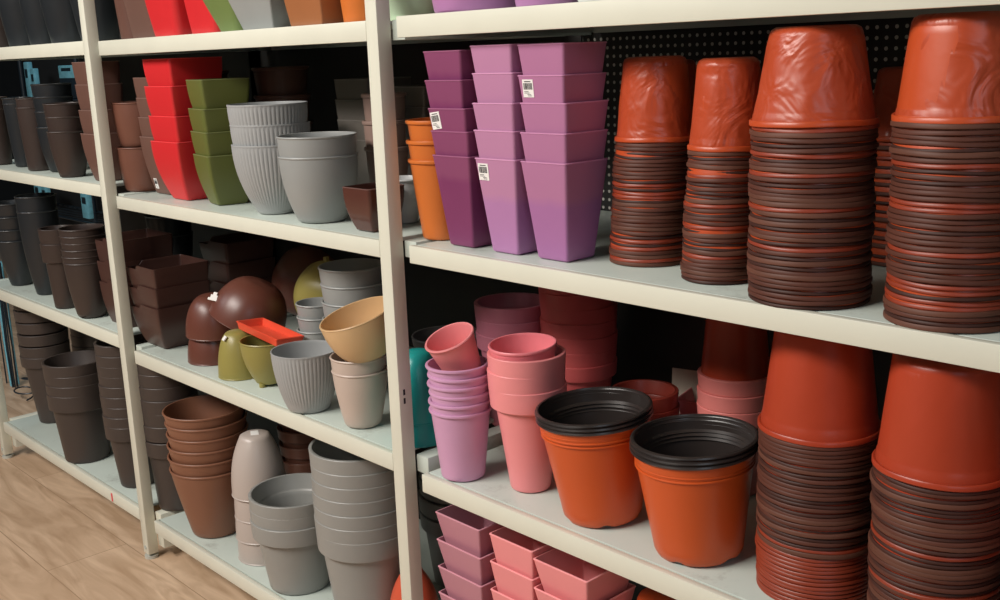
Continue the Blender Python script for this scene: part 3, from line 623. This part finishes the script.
stack(collared(.0602, .0860, .1470, .034, M_GR4, 1.0), (-1.7270, .0720), Z14, offz([.1950, .1710, .1470]), 'slate grey collared pot', 'in the short stack beside the tall grey stack', 'short stack of slate grey pots')
stack(collared(.0646, .0910, .1835, .036, M_GR4, 1.0), (-1.5200, .0950), Z14, offz([.3376, .3110, .2862, .2605, .2343, .2090, .1835]), 'slate grey collared pot', 'in the tall stack left of the centre upright', 'tall stack of slate grey pots')
stack(collared(.0585, .0800, .150, .030, M_GR4, 1.0), (-1.500, .305), Z14, [.105, .070, .035, 0], 'slate grey collared pot', 'in the dim back stack behind the centre upright', 'slate grey pots at the back')
stack(collared(.0426, .0609, .120, .024, M_BR), (-2.040, .300), Z14, [.110, .0735, .036, 0], 'reddish brown round pot', 'in the back stack behind the taupe stack', 'reddish brown pots at the back')
stack(collared(.0426, .0609, .120, .024, M_BR), (-1.880, .310), Z14, [.110, .0735, .036, 0], 'reddish brown round pot', 'in the back stack behind the slate grey pots', 'reddish brown pots behind the slate grey pots')
o = vessel('round_pot', curve(.020, .047, .138, 3.2, 18, .012), plastic('red_terracotta_plastic', (208, 88, 60), .34), circ(72), .002); band('rim', lip_poly(.047, .138, .004, .001), MATS['red_terracotta_plastic'], o, 72)
o.location = (-1.396, .1000, Z14+.138); o.rotation_euler = (PI, 0, 0); tag(o, 'red terracotta pot upside down behind the foot of the centre upright', 'flower pot')

# ================================================================== left bay
Z02, Z03, Z04, Z01 = .8763, .5382, .1222, 1.1804
M_ESP = plastic('espresso_plastic', (60, 49, 45), .36, .08)
M_DKS = plastic('dark_slate_plastic', (36, 39, 42), .34, .08)
def small(rb, rt, h, m, p=1.3, seg=40, hl=.003, **k): return lipped(rb, rt, h, m, p, seg, hl, t=.001, **k)
stack(small(.0272, .036, .150, M_ESP), (-3.085, .060), Z02, [.030, 0], 'espresso round pot', 'at the far left end, second shelf', 'espresso pots at the far left end')
stack(small(.0242, .0345, .165, M_DKS), (-2.950, .075), Z02, [.014, 0], 'dark slate narrow pot', 'second stack from the far left end', 'dark slate narrow pots')
stack(small(.0291, .0380, .158, M_ESP), (-2.8009, .0590), Z02, [.0219, 0], 'espresso tall pot', 'in the pair left of the dark round stacks', 'espresso tall pots')
stack(small(.0283, .0460, .1108, M_DKS, 1.8), (-2.715, .080), Z02, offz([.2137, .1835, .1484, .1108]), 'dark slate rounded pot', 'in the taller stack behind the front dark trio', 'dark slate rounded pots')
stack(small(.0290, .0450, .1073, M_ESP, 1.7), (-2.552, .0420), Z02, offz([.1708, .1408, .1073]), 'espresso rounded pot', 'in the front trio left of the brown squares', 'espresso rounded trio')
stack(sq_pot(.0250, .0400, .1063, M_BR2, 1.9, .010), (-2.380, .0560), Z02, offz([.2611, .2128, .1577, .1063]), 'grey-brown curved square pot', 'in the stack left of the left upright', 'grey-brown curved square pots by the left upright', same=True)
stack(small(.0293, .0540, .1294, M_DKS, 1.3), (-3.095, .073), Z03, offz([.2317, .196, .16, .1294]), 'dark slate pot', 'at the far left end, third shelf', 'dark slate pots on the third shelf')
stack(small(.0290, .0500, .2256, M_DKS, 2.0), (-2.905, .0740), Z03, [.0392, 0], 'tall espresso pot', 'in the tallest dark pair, third shelf', 'tall espresso pair')
stack(collared(.0285, .0440, .150, .030, M_ESP, seg=40), (-2.695, .0420), Z03, offz([.2024, .184, .166, .150]), 'espresso collared pot', 'in the stack beside the tall dark pair', 'espresso collared pots')
stack(lipped(.0350, .0510, .1373, M_ESP, 1.7, 56, .003, t=.0012, foot=.010), (-2.540, .0430), Z03, offz([.218, .2017, .1854, .169, .1526, .1373]), 'espresso rounded pot', 'in the six-high stack, third shelf', 'six-high espresso stack')
stack(small(.040, .058, .16, M_DKS), (-2.62, .30), Z03, [.05, 0], 'dark slate pot', 'at the back behind the six-high espresso stack', 'dark slate pots behind the espresso stack')
stack(collared(.0400, .0680, .2041, .030, M_BLACK, seg=48), (-3.110, .1150), Z04, offz([.3733, .3387, .3038, .2688, .2341, .2041]), 'black-brown pot', 'in the tall far left stack on the lowest shelf', 'black-brown pots far left')
stack(collared(.0560, .0800, .1888, .042, M_BLACK), (-2.730, .0580), Z04, offz([.2693, .241, .2150, .1888]), 'black-brown collared pot', 'in the short front stack above the floor', 'short front stack of black-brown pots')
stack(collared(.0420, .0640, .1619, .034, M_BLACK), (-2.4554, .0720), Z04, offz([.364, .3385, .313, .288, .263, .2375, .212, .187, .1619]), 'black-brown pot', 'in the nine-high stack left of the left upright', 'nine-high stack of black-brown pots')
stack(collared(.050, .068, .19, .04, M_BLACK), (-3.165, .285), Z04, [.13, .10, .065, .032, 0], 'black-brown pot', 'in the dim back stack, left bay lowest shelf', 'black-brown pots in the left bay back')
# top shelf of the left bay
for i, (x, y, rb, rt, m, lab) in enumerate(((-3.06, .09, .040, .055, M_ESP, 'espresso pot at the far left of the top shelf'), (-2.90, .10, .040, .056, M_DKS, 'dark slate pot on the top shelf, second from the left end'),
                                        (-2.74, .09, .036, .050, M_DKS, 'dark slate pot on the top shelf between two dark neighbours'), (-2.58, .09, .045, .062, M_DKS, 'wider dark slate pot on the top shelf near the left upright'), (-2.42, .09, .040, .058, M_DKS, 'dark slate rounded pot on the top shelf touching the left upright side'))):
    o = small(rb, rt, .14, m, 1.6); o.location = (x, y, Z01); tag(o, lab, 'flower pot', 'dark pots on the top shelf')

# ================================================================== glimpses beyond the left bay
M_WIRE = plastic('dark_wire', (30, 44, 54), .4, .05); M_BLUE = plastic('pale_blue_pack', (120, 190, 210), .35, .25, scale=60)
e = bpy.data.objects.new('display_rack', None); COL.objects.link(e); e.location = (-4.95, 1.0, 0); tag(e, 'dark display rack standing beyond the left end of the shelves', 'rack')
boxo('rear_board', (-.75, .75, .10, .12, .30, 1.7), M_DARKWALL, e, 0)
for sx in (-.72, -.02, .72):
    bm = bmesh.new(); tube(bm, [(sx, .06, 0), (sx, .06, 1.7)], .012, 10); bm_obj('post', bm, M_WIRE, e, True)
for z in (.46, .99, 1.32):
    bm = bmesh.new(); tube(bm, [(-.72, -.10, z), (.72, -.10, z)], .005, 6); tube(bm, [(-.72, .08, z), (.72, .08, z)], .005, 6)
    for k in range(25): tube(bm, [(-.72+.06*k, -.10, z), (-.72+.06*k, .08, z)], .002, 5)
    bm_obj('wire_shelf', bm, M_WIRE, e, True)
for x, z, wd, ht, lab in ((-5.235, .997, .050, .16, 'narrow pale blue pack on the far display rack, far left'), (-5.165, .997, .045, .13, 'narrow pale blue pack on the far display rack, right of its twin'),
                          (-4.765, 1.080, .170, .055, 'flat wide pale blue pack on the far display rack'), (-5.300, .467, .07, .13, 'pale blue pack low on the far display rack, left'), (-5.215, .467, .06, .12, 'pale blue pack low on the far display rack, right'),
                          (-4.745, .467, .07, .12, 'pale blue pack behind the espresso stack, third shelf')):
    if z > 1.05:
        bx = boxo('riser_box', (-.09, .09, -.03, .03, 0, .083), M_WIRE, None, .003); bx.location = (x, .96, .997); tag(bx, 'dark box under the flat pale blue pack', 'box')
    o = boxo('blister_pack', (-wd/2, wd/2, -.012, .012, 0, ht), M_BLUE, None, .004); o.location = (x, .94, z)
    bm = bmesh.new(); box(bm, -wd*.3, wd*.3, -.0126, -.0115, ht*.55, ht*.8); bm_obj('printed_band', bm, M_WIRE, o)
    tag(o, lab, 'pack', 'pale blue packs on the far rack')
g = random.Random(9)
for q, (bx, m) in enumerate(((-4.04, M_WIRE), (-4.0, M_BLUE), (-3.965, M_WIRE))):
    bm = bmesh.new()
    for k in range(5):
        ox, oy = g.uniform(-.012, .012), g.uniform(-.02, .02)
        tube(bm, [(ox, oy, 0), (ox+g.uniform(-.01, .01), oy, .15), (ox+g.uniform(-.01, .01), oy, .32), (ox, oy, .46)], .0028, 6)
    o = bm_obj('cable_bundle', bm, m, None, True); o.location = (bx, .30, 0); tag(o, ['dark cable bundle standing at the far left edge', 'pale blue cable bundle between two dark ones', 'dark cable bundle nearest the shelf end'][q], 'cable bundle', 'cable bundles past the shelf end')
g = random.Random(5)
for q in range(2):
    bm = bmesh.new(); pts = []
    for i in range(60):
        a = i*.42; pts.append((.05*math.cos(a)+.0004*i, .04*math.sin(a)+.002*i, .006+.0022*i+.01*math.sin(a*.7)))
    tube(bm, pts, .0028, 6); o = bm_obj('wire_coil', bm, M_WIRE, None, True); o.location = (-3.80+.10*q, .25+.12*q, 0)
    tag(o, ['tangled dark wire coil on the floor past the left shelf end', 'tangled dark wire coil on the floor beside the far wire rack'][q], 'wire coil', 'wire coils on the floor')

# ---- every pot with parts becomes an Empty carrying its body and its rim
for o in [x for x in bpy.data.objects if x.type == 'MESH' and x.parent is None and x.children and x.get('category') in ('flower pot', 'nursery pot', 'bowl')]:
    nm = o.name; o.name = 'pot_body_tmp'
    e = bpy.data.objects.new(nm, None); COL.objects.link(e); e.name = nm
    for k in ('label', 'category', 'group'):
        if k in o: e[k] = o[k]; del o[k]
    e.location = o.location; e.rotation_euler = o.rotation_euler
    o.location = (0, 0, 0); o.rotation_euler = (0, 0, 0); o.parent = e
    for ch in list(o.children):
        if ch.name.split('.')[0] not in ('price_sticker',): ch.parent = e
    o.name = 'pot_body'
